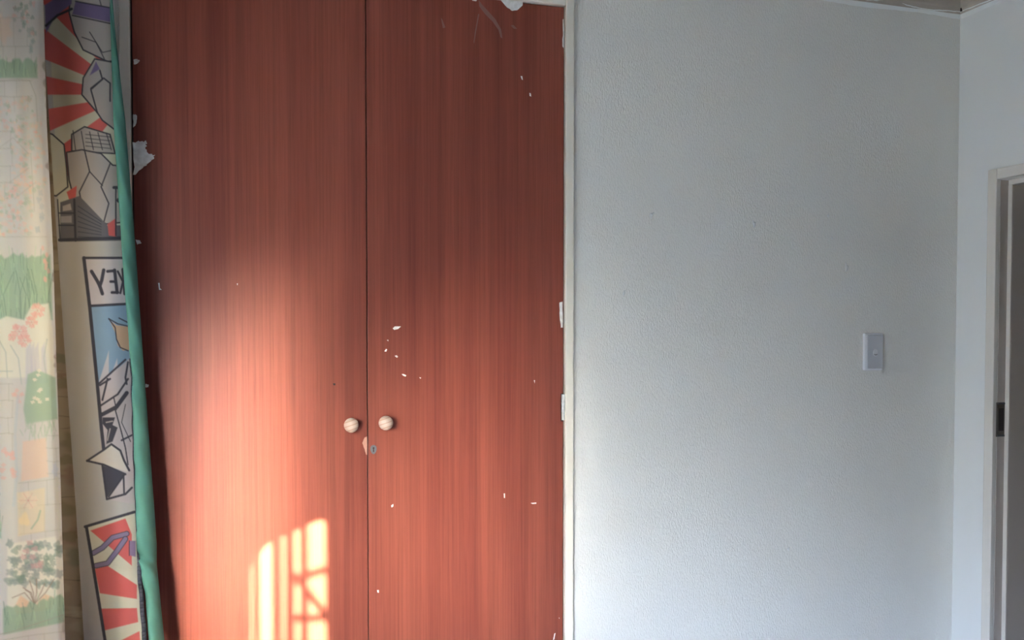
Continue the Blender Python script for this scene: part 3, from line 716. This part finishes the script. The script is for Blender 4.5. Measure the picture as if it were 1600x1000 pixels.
        F_([(44, 585), (60, 578), (88, 590), (89, 655), (40, 662), (36, 640)], GRN, .8)
        for _ in range(10): Bl(rnd.uniform(46, 74), rnd.uniform(575, 634), 4, 3, (228, 222, 206), .8)
        for _ in range(6): Bl(rnd.uniform(20, 38), rnd.uniform(610, 632), 4, 4, PNK, .5)
        for _ in range(40):
            x = rnd.uniform(34, 86); y = rnd.uniform(655, 690); L_([(x, y), (x+rnd.uniform(-5, 5), y-rnd.uniform(8, 18))], 1.2, (160, 184, 158), .6)
        L_([(28, 620), (22, 680), (24, 740), (18, 790)], 5, (190, 200, 204), .55); bricks(0, 20, 600, 700, 26)
        F_([(34, 690), (70, 684), (72, 745), (30, 752)], ORG, .55); bricks(70, 92, 680, 760, 20); Bl(82, 735, 5, 14, (190, 196, 206), .7)
        for _ in range(14): Bl(rnd.uniform(0, 20), rnd.uniform(700, 752), rnd.uniform(3, 6), rnd.uniform(3, 6), PNK, .5)
        bricks(26, 92, 755, 842, 40, -.12)
        F_([(24, 770), (66, 762), (64, 830), (24, 838)], YEL, .45); flower(40, 782, 13, (232, 214, 190)); Bl(34, 812, 9, 12, YEL, .8)
        L_([(44, 826), (54, 812), (58, 798)], 2.5, GRN, .7)
        y = 748
        while y < 1000: Bl(85+rnd.uniform(-2, 2), y, 3.6, 4.6, (206, 206, 190), .6); y += 7
        F_([(8, 850), (80, 838), (92, 880), (92, 950), (6, 960)], (232, 230, 214), .7)
        for _ in range(64):
            x, y = rnd.uniform(8, 90), rnd.uniform(848, 915)
            if abs(x-48) < 46*(1-(abs(y-880)/70)**2): Bl(x, y, rnd.uniform(5, 10), rnd.uniform(5, 9), rnd.choice((DKG, (132, 150, 140), (142, 154, 152))), .6)
        for _ in range(8): Bl(rnd.uniform(28, 76), rnd.uniform(846, 885), 6, 5, (206, 160, 158), .5)
        F_([(16, 950), (26, 930), (46, 946), (62, 928), (80, 936), (70, 952), (20, 960)], (230, 190, 150), .65)
        for q in ((30, 918), (40, 908), (50, 905), (62, 912), (76, 905), (14, 934), (34, 922)): L_([(46, 944), ((q[0]+46)/2+2, 926), q], 1.7, (148, 128, 108), .75)
        grass(0, 97, 952, 992, -.22); L_([(-40, 998), (10, 988), (96, 958)], 1.6, INKF, .7); bricks(0, 92, 1000, 1040, 30, -.15)
    garden(0, 0)
    for _ in range(260): pr.blob(rnd.uniform(90, 190), rnd.uniform(-80, 1100), rnd.uniform(3, 9), rnd.uniform(6, 18), rnd.choice(((118, 112, 88), (136, 112, 100), (112, 118, 98), (160, 150, 130), (170, 160, 140))), .55, rnd=rnd)
    for _ in range(60):
        x = rnd.uniform(92, 180); y = rnd.uniform(-60, 1080); pr.line([(x, y), (x+rnd.uniform(8, 20), y+rnd.uniform(-8, 8))], 1.3, (104, 98, 84), .6)
    garden(-98, -130); garden(-98, 820)
    for k in range(2, 5): garden(-98*k, -90*k)
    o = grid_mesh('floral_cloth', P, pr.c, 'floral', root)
    return root
build_floral()

# curtain rod with brackets above the window
rd = thing('curtain_rod', 'steel curtain rod above the window carrying both curtains', 'curtain rod', (XL+.06, .8, ZT+.004))
bm = bmesh.new(); tube(bm, (XL+.06, -.40, ZT+.012), (XL+.06, 2.15, ZT+.012), .008, 16); obj('rod', bm, 'rod', rd, smooth=True)
for y in (-.35, .85, 2.1):
    bm = bmesh.new(); box(bm, XL, XL+.004, y-.015, y+.015, ZT+.005, ZT+.06); tube(bm, (XL+.002, y, ZT+.03), (XL+.06, y, ZT+.02), .005); obj('bracket', bm, 'rod', rd)
